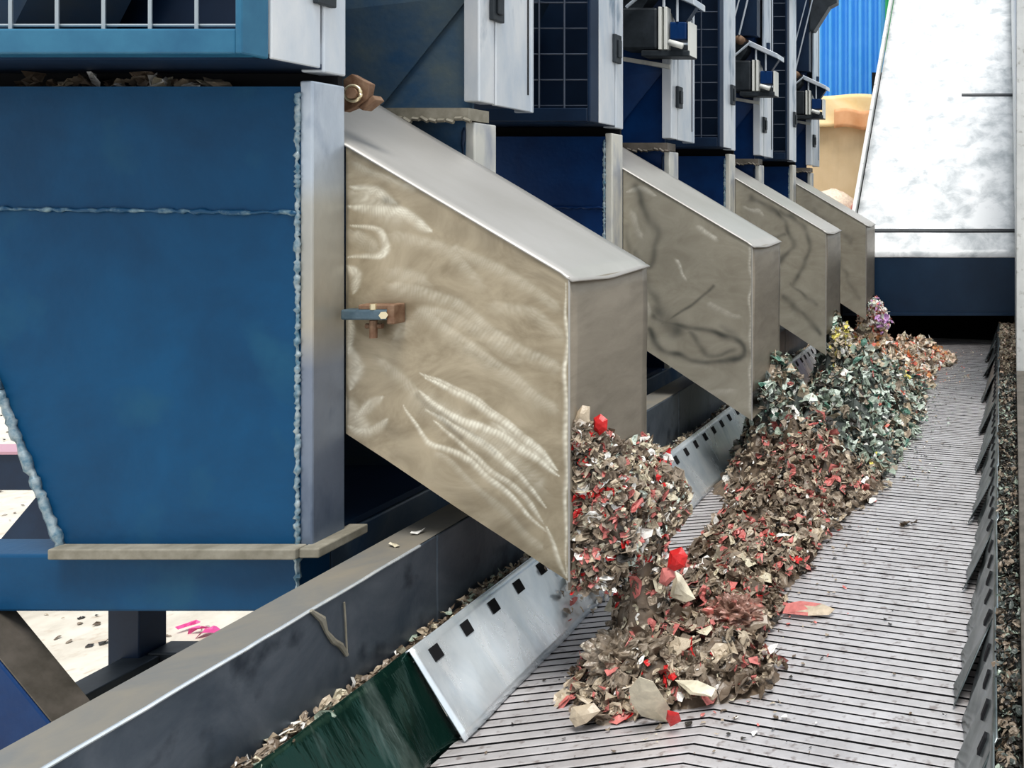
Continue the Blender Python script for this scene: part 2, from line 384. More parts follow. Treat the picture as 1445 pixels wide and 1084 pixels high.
# ------------------------------------------------------------------ channel beam left of the skirt
cb = thing('channel_beam', (-1.36, 4, -1.03), 'long grey steel channel beam running beside the left skirt plates', 'beam')
a = MB()
def web(u, v, y0, y1): 
    Y = y0 + u * (y1 - y0); return (-1.31 + .002 * noise.noise(Vector((Y * 3, v, 2))), Y, -1.04 + v * .263)
for (y0, y1) in ((.6, 2.14), (2.143, 3.75), (3.756, 5.6), (5.606, 7.6)):
    a.box(-1.316, -1.31, y0, y1, -1.04, -.777); a.box(-1.415, -1.316, y0, y1, -.783, -.777)
    a.box(-1.415, -1.409, y0, y1, -.83, -.783); a.box(-1.415, -1.316, y0, y1, -1.04, -1.034)
a.build('beam_body', M['steel'], cb, bevel=.003)
a = MB(); a.grid(lambda u, v: (-1.413 + .100 * v, .6 + 7 * u, -.7755), 2, 1); a.build('dusty_top', M['flange'], cb)
a = MB(); a.tube(jl((-1.311, .6, -.778), (-1.311, 2.08, -.778), 40, .001), .0035, 6); tag(a.build('bright_edge', M['skirt'], cb), 'bright edge')  # thin tube in the pale sheet colour along the near top edge
a = MB()
cr = [P(434, 858, 2.0), P(448, 866, 1.98), P(455, 880, 1.97), P(466, 905, 1.95), P(478, 912, 1.93), P(486, 920, 1.92)]
cr = [(-1.306, y, z) for (x, y, z) in [((0), 1703 / (1412 - q) , (284 - r) * (1703 / (1412 - q)) / F) for q, r in [(436, 862), (452, 874), (458, 892), (468, 905), (478, 911), (487, 925)]]]
a.tube(cr, .0045, 6, jit=.4); a.tube([(-1.306, 1703 / (1412 - q), (284 - r) * (1703 / (1412 - q)) / F) for q, r in [(483, 850), (485, 880), (487, 925)]], .0018, 5)
a.build('weld_drip', M['ledge'], cb)
# straw on top
for k, (pa, pb, nm) in enumerate([((480, 812), (535, 806), 0), ((490, 806), (515, 796), 0)]):
    a = MB(); A = P(*pa, 2.18); B = P(*pb, 2.30); A = (A[0], A[1], -.769); B = (B[0], B[1], -.769)
    a.tube([A, ((A[0] + B[0]) / 2, (A[1] + B[1]) / 2, -.755), B], .003, 5)
    single(a, 'straw', SM['beige'], ['long beige straw lying on the dusty channel beam', 'short beige straw lying behind the longer one on the beam'][k], 'straw')
for k, (q, r, lb) in enumerate([(592, 743, 'small white chip on the dark gap side of the channel beam'), (560, 778, 'small pale flake on the dusty top of the channel beam')]):
    a = MB(); Y = 1760 / (1412 - q); flake(a, (-1.36, Y, -.7715), .035, 0, .1)
    single(a, 'film_flake', SM[['white', 'cream'][k]], lb, 'flake')

# debris strips
lb = MB(); n_ = 0
for _ in range(3600):
    Y = R.uniform(.85, 7.2); X = R.uniform(-1.305, -1.262)
    zt = -.965 - .01 + .018 * math.sin(Y * 9) * .5 + R.uniform(-.01, .012)
    flake(lb, (X, Y, zt), R.uniform(.012, .042 if Y < 2 else .03), SK.index(R.choice(['beige', 'taupe', 'brown', 'beige', 'cream', 'taupe', 'sage', 'brown', 'white', 'taupe'])), .7)
lb.box(-1.305, -1.262, .8, 7.25, -1.03, -.978, SK.index('brown'))
single(lb, 'debris_strip', [SM[k] for k in SK], 'strip of small brown and beige chips piled between channel beam and left skirt plates', 'debris', kind='stuff')
rb = MB()
for _ in range(5200):
    Y = R.uniform(1.1, 7.2); X = R.uniform(-.006, xr(Y) - .002)
    flake(rb, (X, Y, -.962 + .014 * math.sin(Y * 7) + R.uniform(-.012, .012)), R.uniform(.01, .03 if Y < 5.5 else .05), SK.index(R.choice(['brown', 'dark', 'taupe', 'slate', 'dark', 'slate', 'taupe', 'dark', 'sage'] if Y < 5.2 else ['beige', 'cream', 'peach', 'taupe', 'brown'])), .8)
for i in range(12):
    y0 = 1.1 + i * .51; y1 = y0 + .51
    rb.prism([(-.008, y0, -1.1), (-.008, y1, -1.1), (xr(y1), y1, -1.1), (xr(y0), y0, -1.1)], (0, 0, .115), SK.index('dark'))
single(rb, 'debris_strip', [SM[k] for k in SK], 'strip of dark shredded debris between the right skirt plates and the rail', 'debris', kind='stuff')

# ------------------------------------------------------------------ support frame
sf = thing('support_frame', (-2.2, 2.5, ZG), 'blue painted steel support frame carrying the row of hoppers', 'frame')
a = MB(); a.box(-4.2, -1.526, 2.0, 2.1, -.892, -.768); tag(a.build('cross_beam', M['blue'], sf, bevel=.006), 'blue front cross beam')
a = MB(); a.box(-1.62, -1.527, 2.102, 7.9, -.892, -.768); tag(a.build('long_beam', M['beam_blue'], sf, bevel=.006), 'grey blue beam running back')
a = MB(); a.tube(jl((-1.524, 1.997, -.775), (-1.524, 1.997, -.888), 14, .003), .006, 6, jit=.5); a.build('weld_bead', M['weld'], sf)
a = MB()
for (p, q) in (((-1.62, 2.05), (0, 0)),): pass
a.prism([(-2.19, 1.95, -.892), (-1.46, 1.95, -1.78), (-1.46, 1.95, -2.2), (-1.70, 1.95, -2.2), (-2.55, 1.95, -1.15), (-2.55, 1.95, -.892)], (0, .085, 0))
tag(a.build('brace', [M['navy'] if False else M['blue_far']], sf, bevel=.004), 'deep blue slanting brace')
a = MB(); a.prism([(-2.187, 1.952, -.89), (-1.457, 1.952, -1.78), (-1.457, 2.033, -1.78), (-2.187, 2.033, -.89)], (.002, 0, .002)); tag(a.build('brace_flange', M['rail'], sf), 'brown grey top face of the brace')
for (x, y) in ((-2.59, 2.75), (-2.59, 5.8), (-1.62, 2.9), (-1.62, 6.2)):
    a = MB(); a.box(x - .047, x + .047, y - .03, y + .06, ZG, -.892); a.box(x - .09, x + .09, y - .08, y + .1, ZG, ZG + .012); a.build('leg', M['navy'], sf, bevel=.004)
a = MB(); a.box(-2.60, -2.50, 1.9, 2.74, -1.42, -1.35); a.build('lower_rail', M['rubber'], sf, bevel=.004)
a = MB(); a.box(-2.54, -1.66, 2.74, 2.82, -1.42, -1.345); a.build('lower_rail', M['rubber'], sf, bevel=.004)
a = MB(); a.box(-2.2, -1.63, 3.5, 3.58, -.892, -.8); a.build('cross_beam', M['navy'], sf, bevel=.004)
# belt bed legs
bd = thing('conveyor_bed', (-.6, 4, ZG), 'dark steel bed carrying the slat belt from below', 'frame')
a = MB(); a.box(-1.31, .0, 1.0, 7.2, -1.30, -1.22); a.build('bed_plate', M['rubber'], bd)
for (x, y) in ((-1.2, 1.6), (-.1, 1.6), (-1.2, 4.2), (-.1, 4.2), (-1.2, 6.8), (-.1, 6.8)):
    a = MB(); a.box(x - .04, x + .04, y - .04, y + .04, ZG, -1.30); a.build('leg', M['rubber'], bd, bevel=.004)
for (x, y) in ((-1.255, 1.4), (-1.255, 3.4), (-1.255, 5.4), (-1.255, 7.0)):
    a = MB(); a.box(x - .045, x + .02, y - .03, y + .03, -1.22, -1.035); a.build('bracket', M['rubber'], bd)
a = MB(); a.box(-.03, .02, 1.0, 7.2, -1.22, -1.1); a.build('bracket', M['rubber'], bd)
# frame of another machine seen at the left edge
of = thing('distant_frame', (-5.4, 5.4, ZG), 'dark steel frame seen past the sloping hopper edge at the left', 'frame')
a = MB(); a.box(-8.5, -4.2, 5.0, 5.12, -1.57, -1.37); a.build('beam', M['navy'], of, bevel=.004)
a = MB(); a.box(-8.5, -4.2, 4.98, 5.14, -1.37, -1.355); tag(a.build('beam_cap', mat('pinkish', (.5, .3, .36), .6), of), 'pinkish top edge')
a = MB(); a.prism([(-5.22, 5.02, -1.57), (-4.95, 5.02, -1.57), (-4.95, 5.02, ZG), (-5.75, 5.02, ZG)], (0, .08, 0)); a.build('gusset', M['navy'], of)
a = MB(); a.box(-8.4, -8.25, 5.0, 5.12, ZG, -1.57); a.build('leg', M['navy'], of)

# ------------------------------------------------------------------ machine row
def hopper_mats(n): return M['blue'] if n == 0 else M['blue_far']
def make_hopper(n, label):
    dy = n * S; mb = hopper_mats(n)
    h = thing('hopper', (-1.9, 2.37 + dy, -.768), label, 'hopper')
    def O(v): return v
    pa = [(-1.52, -.757), (-2.034, -.745), (-2.17, -.41), (-2.75, .80 - .0 * 0), (-2.75, .249), (-1.52, .249)]
    pa = [(-1.52, -.757), (-2.034, -.757), (-2.17, -.41), (-2.43, .249), (-1.52, .249)]
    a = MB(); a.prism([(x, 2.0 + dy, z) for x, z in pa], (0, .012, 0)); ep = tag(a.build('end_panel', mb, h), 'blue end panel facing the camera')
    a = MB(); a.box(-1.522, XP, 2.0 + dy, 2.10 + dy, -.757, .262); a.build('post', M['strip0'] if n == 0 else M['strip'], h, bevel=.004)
    a = MB(); a.box(-2.034, -1.505, 1.965 + dy, 2.0 + dy, -.766, -.743); a.box(-1.505, -1.462, 1.975 + dy, 2.13 + dy, -.766, -.745); a.build('bottom_flange', M['ledge'], h, bevel=.003)
    a = MB(); a.tube(jl((-2.318, 1.998 + dy, -.015), (-1.52, 1.998 + dy, -.025), 60, .004), .005, 6, jit=.5)
    a.build('weld_bead', M['weld_blue'] if n == 0 else M['blue_far'], ep, smooth=True)
    a = MB(); a.tube(jl((-1.524, 1.997 + dy, -.75), (-1.524, 1.997 + dy, .235), 180, .003), .005, 6, jit=.5); a.build('weld_bead', M['weld'], ep, smooth=True)
    a = MB(); a.tube(jl((-2.034, 1.995 + dy, -.75), (-2.17, 1.995 + dy, -.41), 30, .003), .009, 6, jit=.3); a.tube(jl((-2.17, 1.995 + dy, -.41), (-2.43, 1.995 + dy, .249), 30, .003), .009, 6, jit=.3); a.build('weld_bead', M['weld'], ep, smooth=True)
    # far end panel with its post
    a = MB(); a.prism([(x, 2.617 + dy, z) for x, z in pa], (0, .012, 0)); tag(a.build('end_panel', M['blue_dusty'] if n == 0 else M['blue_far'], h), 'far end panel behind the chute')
    a = MB(); a.box(-1.522, XP, 2.617 + dy, 2.73 + dy, -.757, .225); a.build('post', M['strip'], h, bevel=.004)
    a = MB(); a.tube(jl((-1.524, 2.614 + dy, -.74), (-1.524, 2.614 + dy, .21), 60, .003), .004, 6, jit=.5); a.build('weld_bead', M['navy'], h, smooth=True)
    a = MB(); a.box(-2.3, XP, 2.585 + dy, 2.69 + dy, .228, .262)
    for q in range(30): a.tube([(-2.2 + q * .024, 2.582 + dy, .232 + R.uniform(-.006, .004)), (-2.18 + q * .024, 2.58 + dy, .228 + R.uniform(-.008, .004))], .006, 5)
    a.build('dusty_ledge', M['ledge'] if n == 0 else M['rail'], h)
    a = MB(); a.box(-2.6, -1.50, 2.085 + dy, 2.1 + dy, .25, .289); a.build('shadow_filler', M['black'], h)  # black strip closing the gap under the cabinet, stands in for shadow
    # sloping inner walls
    a = MB(); a.prism([(-2.43, 2.012 + dy, .249), (-2.17, 2.012 + dy, -.41), (-2.034, 2.012 + dy, -.757), (-2.05, 2.012 + dy, -.757), (-2.19, 2.012 + dy, -.41), (-2.445, 2.012 + dy, .249)], (0, .605, 0)); a.build('sloping_wall', M['navy'], h)
    a = MB(); a.box(-2.034, -1.53, 2.012 + dy, 2.617 + dy, -.765, -.75); a.build('bottom_plate', M['navy'], h)
    return h
HL = ['blue hopper with a weld seam across its broad panel, nearest the camera', 'dark blue hopper behind the nearest chute, second of the row',
      'dark blue narrow looking hopper behind the second chute', 'dark blue hopper at the far end of the row beside the tan stack']
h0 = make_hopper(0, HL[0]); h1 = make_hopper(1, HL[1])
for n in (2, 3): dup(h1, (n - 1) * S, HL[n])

# scrap caught on top of the nearest hopper panel
for k in range(26):
    a = MB(); x = -2.16 + .43 * k / 26 + R.uniform(-.01, .01)
    flake(a, (0, 0, 0), R.uniform(.035, .06), 0, .9)
    z0 = min(v[2] for v in a.v); a.v = [(vx + x, vy + 2.03 + R.uniform(0, .03), min(vz - z0, .038) + .2495) for vx, vy, vz in a.v]
    single(a, 'film_flake', SM[R.choice(['beige', 'cream', 'brown', 'taupe', 'brown', 'white', 'brown'])], 'scrap flake caught in the slot on top of the nearest blue hopper panel', 'flake', 'flakes in the slot above the nearest hopper panel')

def strokes_panel(n, y, mb):
    """near side sheet of a chute on plane Y=y as a fine grid with ground strokes"""
    X0, X1 = -1.494, -.984
    def zt(u): return .128 + (-.174 - .128) * u
    def zb(u): return -.53 + (-.869 + .53) * u
    nu, nv = 190, 190
    pts = []
    mb.grid(lambda u, v: (X0 + (X1 - X0) * u, y + .0025 * noise.noise(Vector((u * 3, v * 3, n))) * min(1, 8 * u * (1 - u)), zb(u) + (zt(u) - zb(u)) * v), nu, nv)
    if n == 0:
        L_ = [([(600, 532), (680, 572), (755, 630), (785, 662)], 5, .95), ([(592, 548), (640, 585), (720, 620), (788, 670)], 6, 1), ([(600, 575), (660, 612), (722, 655), (770, 718)], 5, .95),
              ([(570, 570), (605, 620), (665, 648), (722, 702), (768, 750)], 4, .9), ([(612, 592), (680, 650), (740, 700), (765, 738)], 4, .8), ([(590, 525), (640, 545), (700, 580), (770, 640)], 3, .7),
              ([(495, 262), (530, 270), (560, 288)], 7, .8), ([(490, 290), (560, 296), (610, 325)], 8, .85), ([(495, 318), (535, 322), (549, 345), (535, 362), (492, 364)], 5, .8),
              ([(490, 375), (507, 388), (497, 415)], 7, .9), ([(490, 480), (508, 520), (495, 550)], 9, .7), ([(500, 590), (520, 570), (540, 560)], 6, .7), ([(492, 600), (520, 608), (548, 590)], 6, .7),
              ([(560, 400), (640, 425), (700, 470), (785, 515)], 9, .32), ([(600, 440), (690, 505), (780, 575)], 8, .32), ([(640, 350), (720, 385), (785, 430)], 8, .28), ([(560, 470), (590, 440), (650, 450), (730, 500)], 9, .28),
              ([(700, 430), (750, 440), (790, 470)], 8, .25), ([(560, 330), (620, 345), (680, 395)], 8, .25), ([(800, 400), (800, 600), (800, 815)], 3, .9), ([(768, 742), (785, 780), (800, 815)], 3, .9), ([(540, 510), (600, 560)], 8, .3),
              ([(490, 440), (498, 470), (492, 500)], 6, .9), ([(620, 640), (690, 700), (760, 770)], 5, .3), ([(510, 275), (560, 300)], 13, .5), ([(505, 330), (530, 345)], 10, .4), ([(600, 560), (700, 625), (760, 680)], 16, .32), ([(495, 570), (515, 600)], 12, .45), ([(640, 470), (760, 560)], 12, .22), ([(560, 380), (600, 395)], 10, .25), ([(700, 600), (775, 655)], 6, .6), ([(640, 600), (715, 650)], 5, .6), ([(505, 230), (540, 250), (580, 262)], 5, .4)]
        D_ = [([(488, 205), (800, 392)], 4, .35), ([(545, 282), (560, 288)], 5, .6), ([(595, 560), (700, 640)], 2, .3), ([(540, 600), (640, 690), (780, 800)], 12, .16), ([(489, 220), (489, 610)], 2, .7), ([(500, 225), (640, 310), (800, 410)], 16, .22), ([(560, 640), (700, 740), (790, 810)], 10, .2), ([(520, 420), (560, 470), (545, 540)], 12, .15), ([(590, 555), (650, 618)], 3, .35), ([(640, 660), (740, 745)], 8, .18)]
    elif n == 1:
        L_ = [([(955, 368), (970, 395)], 2, .9), ([(885, 270), (900, 265), (925, 275)], 4, .7), ([(985, 320), (1010, 335)], 3, .8), ([(1060, 350), (1060, 580)], 2, .7), ([(900, 400), (915, 440)], 4, .5), ([(960, 560), (1030, 550)], 4, .35), ([(1000, 430), (1040, 445)], 3, .4), ([(893, 300), (905, 330)], 4, .5)]
        D_ = [([(922, 445), (960, 460), (1010, 470), (1048, 488), (1035, 508), (975, 508), (930, 490), (918, 465)], 3.5, .85), ([(935, 455), (970, 435), (1008, 404)], 1.6, .8), ([(895, 262), (912, 300), (928, 330), (915, 375), (895, 360)], 4, .6), ([(930, 440), (955, 465)], 9, .7),
              ([(975, 470), (1000, 500), (1035, 495)], 3, .6), ([(900, 380), (925, 420), (940, 455)], 5, .5), ([(885, 320), (890, 400)], 4, .4), ([(1020, 460), (1060, 500)], 4, .35)]
    elif n == 2:
        L_ = [([(1050, 290), (1075, 300)], 2, .7), ([(1171, 325), (1171, 485)], 1.5, .6)]
        D_ = [([(1060, 280), (1095, 300), (1120, 340), (1100, 370)], 3, .7), ([(1100, 300), (1135, 320), (1140, 360), (1120, 400)], 3, .6), ([(1105, 420), (1130, 440), (1155, 470)], 3, .6), ([(1115, 400), (1150, 430)], 2, .5), ([(1075, 340), (1110, 330)], 2.5, .5)]
    else:
        L_ = []; D_ = [([(1150, 300), (1200, 340)], 3, .4), ([(1180, 360), (1210, 420)], 3, .3)]
    def sm(pl):
        if len(pl) < 3: return pl
        out = []
        for i in range(len(pl) - 1):
            p0, p1, p2, p3 = pl[max(i - 1, 0)], pl[i], pl[i + 1], pl[min(i + 2, len(pl) - 1)]
            for k in range(4):
                t = k / 4
                out.append(tuple(.5 * (2 * p1[c] + (p2[c] - p0[c]) * t + (2 * p0[c] - 5 * p1[c] + 4 * p2[c] - p3[c]) * t * t + (3 * p1[c] - p0[c] - 3 * p2[c] + p3[c]) * t ** 3) for c in (0, 1)))
        return out + [pl[-1]]
    L_ = [(sm(a_), b_, c_) for a_, b_, c_ in L_]; D_ = [(sm(a_), b_, c_) for a_, b_, c_ in D_]
    bbs = {}
    def far(q, pl, m_):
        bb = bbs.get(id(pl))
        if bb is None: bb = bbs[id(pl)] = (min(p[0] for p in pl), max(p[0] for p in pl), min(p[1] for p in pl), max(p[1] for p in pl))
        return q[0] < bb[0] - m_ or q[0] > bb[1] + m_ or q[1] < bb[2] - m_ or q[1] > bb[3] + m_
    def dist(px_, pl):
        best = 1e9; tt = 0; sg = 1
        for i in range(len(pl) - 1):
            ax, ay = pl[i]; bx, by = pl[i + 1]; dx, dy = bx - ax, by - ay
            t = max(0, min(1, ((px_[0] - ax) * dx + (px_[1] - ay) * dy) / (dx * dx + dy * dy)))
            d = math.hypot(px_[0] - ax - t * dx, px_[1] - ay - t * dy)
            if d < best: best = d; tt = (i + t) / (len(pl) - 1); sg = (px_[0] - ax) * dy - (px_[1] - ay) * dx
        return best, tt, (1 if sg > 0 else -1)
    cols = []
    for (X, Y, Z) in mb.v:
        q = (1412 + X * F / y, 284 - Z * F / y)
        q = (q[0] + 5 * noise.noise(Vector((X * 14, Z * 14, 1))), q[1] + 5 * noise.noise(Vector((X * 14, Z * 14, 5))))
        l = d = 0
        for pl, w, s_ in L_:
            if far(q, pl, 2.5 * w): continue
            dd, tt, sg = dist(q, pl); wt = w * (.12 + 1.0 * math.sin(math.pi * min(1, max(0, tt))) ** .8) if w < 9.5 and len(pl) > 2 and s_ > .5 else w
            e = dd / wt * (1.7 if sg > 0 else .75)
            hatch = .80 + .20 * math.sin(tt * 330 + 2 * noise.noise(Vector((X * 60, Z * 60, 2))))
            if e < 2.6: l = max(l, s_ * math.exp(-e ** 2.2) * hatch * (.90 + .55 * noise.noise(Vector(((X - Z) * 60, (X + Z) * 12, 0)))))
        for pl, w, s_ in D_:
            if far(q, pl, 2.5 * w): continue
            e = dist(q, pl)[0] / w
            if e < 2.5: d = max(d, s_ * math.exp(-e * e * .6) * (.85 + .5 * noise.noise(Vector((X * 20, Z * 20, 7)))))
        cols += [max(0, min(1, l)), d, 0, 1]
    return cols

CL = ['pale brushed steel discharge chute with crescent grinding marks, nearest the camera', 'steel discharge chute with a dark looping smear, second from the camera',
      'steel discharge chute third from the camera above the green heap', 'small looking plain steel discharge chute farthest from the camera']
def make_chute(n):
    dy = n * S; y0 = 2.102 + dy; y1 = 2.558 + dy
    c = thing('discharge_chute', (-1.24, (y0 + y1) / 2, -.869), CL[n], 'chute')
    a = MB(); cols = strokes_panel(n, y0, a)
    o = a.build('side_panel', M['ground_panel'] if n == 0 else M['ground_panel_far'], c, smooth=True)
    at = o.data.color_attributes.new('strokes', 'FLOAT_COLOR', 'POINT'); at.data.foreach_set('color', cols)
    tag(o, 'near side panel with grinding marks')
    a = MB(); a.prism([(-1.494, y1, -.53), (-.984, y1, -.755), (-.984, y1, -.174), (-1.494, y1, .128)], (0, .003, 0)); a.build('side_panel', M['end'], c)
    a = MB()
    def rf(u, v):
        Y = y0 - .004 + u * (y1 - y0 + .008); X = -1.76 + v * .785
        Z = .128 - (X + 1.494) * .592
        if v > .97: Z -= .012 * max(0, 1 - abs(u - .45) * 2) + .002
        # the roof is cut along the post inside the hopper on its near side
        return (X if X > -1.494 or u > .0 else X, Y, Z + .0015 * math.sin(v * 9) * math.sin(u * 4))
    a.grid(rf, 12, 60); a.build('roof', M['roof'], c, smooth=True, solid=.004)
    a = MB(); a.grid(lambda u, v: (-.984 + .002 * math.sin(v * 7), y0 + u * (y1 - y0), -.182 - v * .573), 12, 14); a.build('end_panel', M['end'], c, smooth=True, solid=.003)
    a = MB(); a.prism([(-1.494, y0 + .003, -.53), (-.984, y0 + .003, -.866), (-.984, y0 + .003, -.861), (-1.494, y0 + .003, -.525)], (0, y1 - y0 - .003, 0)); a.build('floor_panel', M['end'], c)
    a = MB(); a.tube(line((-1.494, y0 - .001, .128), (-.984, y0 - .001, -.174), 20), .0022, 5); a.tube(line((-.984, y0 - .001, -.18), (-.984, y0 - .001, -.869), 20), .0022, 5); a.build('folded_edge', M['roof'], c)
    return c
for n in range(4): make_chute(n)

# clamp holding the nearest chute to its post
k_ = thing('toggle_clamp', P(517, 475, 2.07), 'blue grey toggle clamp holding the nearest chute to the post', 'clamp')
def pb(mb, x0, x1, y0, y1, Ya, Yb):
    A = P(x0, y0, Ya); B = P(x1, y1, Ya); mb.box(A[0], B[0], Ya, Yb, B[2], A[2])
a = MB(); pb(a, 480, 550, 437, 452, 2.065, 2.095); a.build('clamp_bar', mat('clamp_blue', (.07, .12, .16), .35, .5, (.16, .22, .26), 20), k_, bevel=.004)
a = MB(); pb(a, 505, 555, 430, 438, 2.07, 2.1); pb(a, 545, 556, 430, 458, 2.06, 2.1); a.build('clamp_bracket', M['rust'], k_, bevel=.003)
a = MB(); a.tube([P(527, 452, 2.08), P(527, 477, 2.08)], .008, 10); a.tube([P(517, 460, 2.085), P(540, 460, 2.085)], .006, 10); a.build('bolt', M['rust'], k_)
a = MB(); a.tube([P(527, 437, 2.07), P(527, 429, 2.07)], .007, 10); a.tube([P(541, 445, 2.066), P(541, 445, 2.052)], .009, 6); tag(a.build('nut', M['brass'], k_), 'bright nut')
# rusty hinge bracket at the top of the nearest post
k_ = thing('hinge_bracket', P(505, 150, 2.2), 'rusty brown hinge bracket with a bright washer above the nearest chute', 'bracket')
a = MB(); a.prism([P(485, 158, 2.14), P(484, 112, 2.14), P(496, 104, 2.14), P(522, 118, 2.14), P(518, 140, 2.14), P(500, 152, 2.14)], (0, .02, 0))
a.prism([P(505, 152, 2.145), P(526, 134, 2.145), P(531, 141, 2.145), P(512, 156, 2.145)], (0, .03, 0)); a.build('bracket_plate', M['rust'], k_, bevel=.002)
a = MB(); c = Vector(P(499, 132, 2.13)); ring = [(c.x + .018 * math.cos(q * .3307), 2.128, c.z + .018 * math.sin(q * .3307)) for q in range(20)]; a.tube(ring, .004, 6); tag(a.build('washer', M['brass'], k_, smooth=True), 'bright washer')
a = MB(); a.tube([(c.x, 2.14, c.z), (c.x, 2.12, c.z)], .013, 12); a.build('pin', M['rust'], k_)

# ------------------------------------------------------------------ cabinets above the hoppers
ZT = 2.05
def screen_cabinet(n, label, zl, wires, frame):
    dy = n * S; yf = 1.812 + dy; yb = 2.10 + dy; z0 = .29; xl = -2.62
    c = thing('screen_cabinet', (-2.05, 1.95 + dy, z0), label, 'cabinet')
    a = MB(); a.box(xl, XP - .004, yf + .075, yb, z0, z0 + .012); a.box(xl, XP - .01, yb - .01, yb, z0, ZT); a.box(xl, xl + .01, yf + .04, yb, z0, ZT); a.box(xl, XP, yf + .04, yb, ZT - .01, ZT)
    a.build('cabinet_body', M['navy'], c)
    a = MB(); a.box(XP - .012, XP, yf + .075, yb - .075, z0 + .002, ZT); a.build('side_panel', M['side'], c, bevel=.003); sp_ = C.objects[-1]
    a = MB(); a.box(XP - .05, XP + .001, yb - .068, yb + .002, z0 - .006, ZT); tag(a.build('corner_post', M['side'], c, bevel=.004), 'worn pale corner post')
    a = MB(); a.box(XP - .011, XP - .007, yb - .075, yb - .067, z0 + .06, ZT); a.build('slit', M['black'], sp_)
    a = MB(); a.box(xl, XP - .012, yf, yf + .05, z0, z0 + .05); a.box(XP - .013, XP, yf, yf + .07, z0, ZT); a.box(xl, xl + .05, yf, yf + .05, z0, ZT)
    a.build('screen_frame', frame, c, bevel=.004)
    a = MB(); x = XP - .016
    x = (330 - 1412) * 1.812 / F + .002
    while x > xl + .05: a.tube([(x, yf + .02, z0 + .045), (x, yf + .02, ZT)], .0035, 6); x -= .0925
    z = .351
    while z < ZT: a.tube([(xl + .04, yf + .026, z), (XP - .01, yf + .026, z)], .003, 6); z += .0945
    a.build('wire_screen', wires, c)
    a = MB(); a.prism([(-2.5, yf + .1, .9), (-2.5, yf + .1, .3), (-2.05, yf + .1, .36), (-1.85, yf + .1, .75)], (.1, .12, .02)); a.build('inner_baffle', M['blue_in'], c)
    l = MB(); l.box(XP, XP + .014, yb - .10, yb - .045, zl, zl + .11); l.box(XP + .014, XP + .022, yb - .085, yb - .06, zl + .02, zl + .09)
    l.build('latch', M['rubber'], sp_, bevel=.003)
    return c
SL = ['blue framed wire screen cabinet above the nearest hopper', 'dark screen cabinet with pale side strip, second of the screened ones', 'narrow looking dark screen cabinet above the third hopper',
      'dark screen cabinet above the farthest hopper']
s0 = screen_cabinet(0, SL[0], .43, M['wire'], M['frame_blue'])
s1 = screen_cabinet(1, SL[1], .535, M['wire_dark'], M['navy'])
for n in (2, 3): dup(s1, (n - 1) * S, SL[n])

def feed_cabinet(n, label, zl, panel, device):
    dy = n * S; yf = 2.69 + dy; yb = 2.934 + dy; z0 = .295; xl = -2.55
    c = thing('feed_cabinet', (-2.0, 2.8 + dy, z0), label, 'cabinet')
    top = ZT if not device else .655
    a = MB(); a.box(xl, XP - .05, yf, yf + .012, z0 - .03, ZT); a.build('front_panel', panel, c)
    a = MB(); a.prism([(-1.80, yf - .004, .28), (XP - .05, yf - .004, .60), (XP - .05, yf - .02, ZT), (-2.5, yf - .3, ZT), (-2.5, yf - .25, .42)], (0, -.004, .0)); tag(a.build('sloping_sheet', panel if not device else M['blue_far'], c), 'sloping sheet in front of the panel')
    a = MB(); a.box(XP - .045, XP, yf - .05, yf + .03, z0 - .01, ZT if not device else .66); a.build('corner_post', M['side'], c, bevel=.004)
    a = MB(); a.box(XP - .012, XP + .002, yf + .034, yb, z0 - .012, ZT); a.box(XP - .05, XP + .006, yb - .012, yb + .004, z0 - .014, ZT); tag(a.build('side_panel', M['side'], c, bevel=.003), 'pale worn side panel'); sp_ = C.objects[-1]
    a = MB(); a.box(XP + .001, XP + .004, yb - .03, yb - .024, z0 + .04, ZT); a.build('slit', M['black'], sp_)
    a = MB(); a.box(xl, XP - .05, yf + .012, yb, z0, ZT - .01); a.build('cabinet_body', M['navy'], c)
    l = MB(); l.box(XP, XP + .014, yf + .0, yf + .06, zl, zl + .1); l.box(XP + .014, XP + .021, yf + .015, yf + .045, zl + .02, zl + .08); l.build('latch', M['rubber'], sp_, bevel=.003)
    return c
FL = ['pale sided cabinet with folded dusty blue sheet above the nearest chute', 'dark blue cabinet with black drive unit above the second chute', 'cabinet with roller drive unit above the third chute', 'cabinet at the far end of the row against the blue corrugated wall']
f0 = feed_cabinet(0, FL[0], .53, M['blue_dusty'], False)
f1 = feed_cabinet(1, FL[1], .43, M['blue_far'], True)
for n in (2, 3): dup(f1, (n - 1) * S, FL[n])

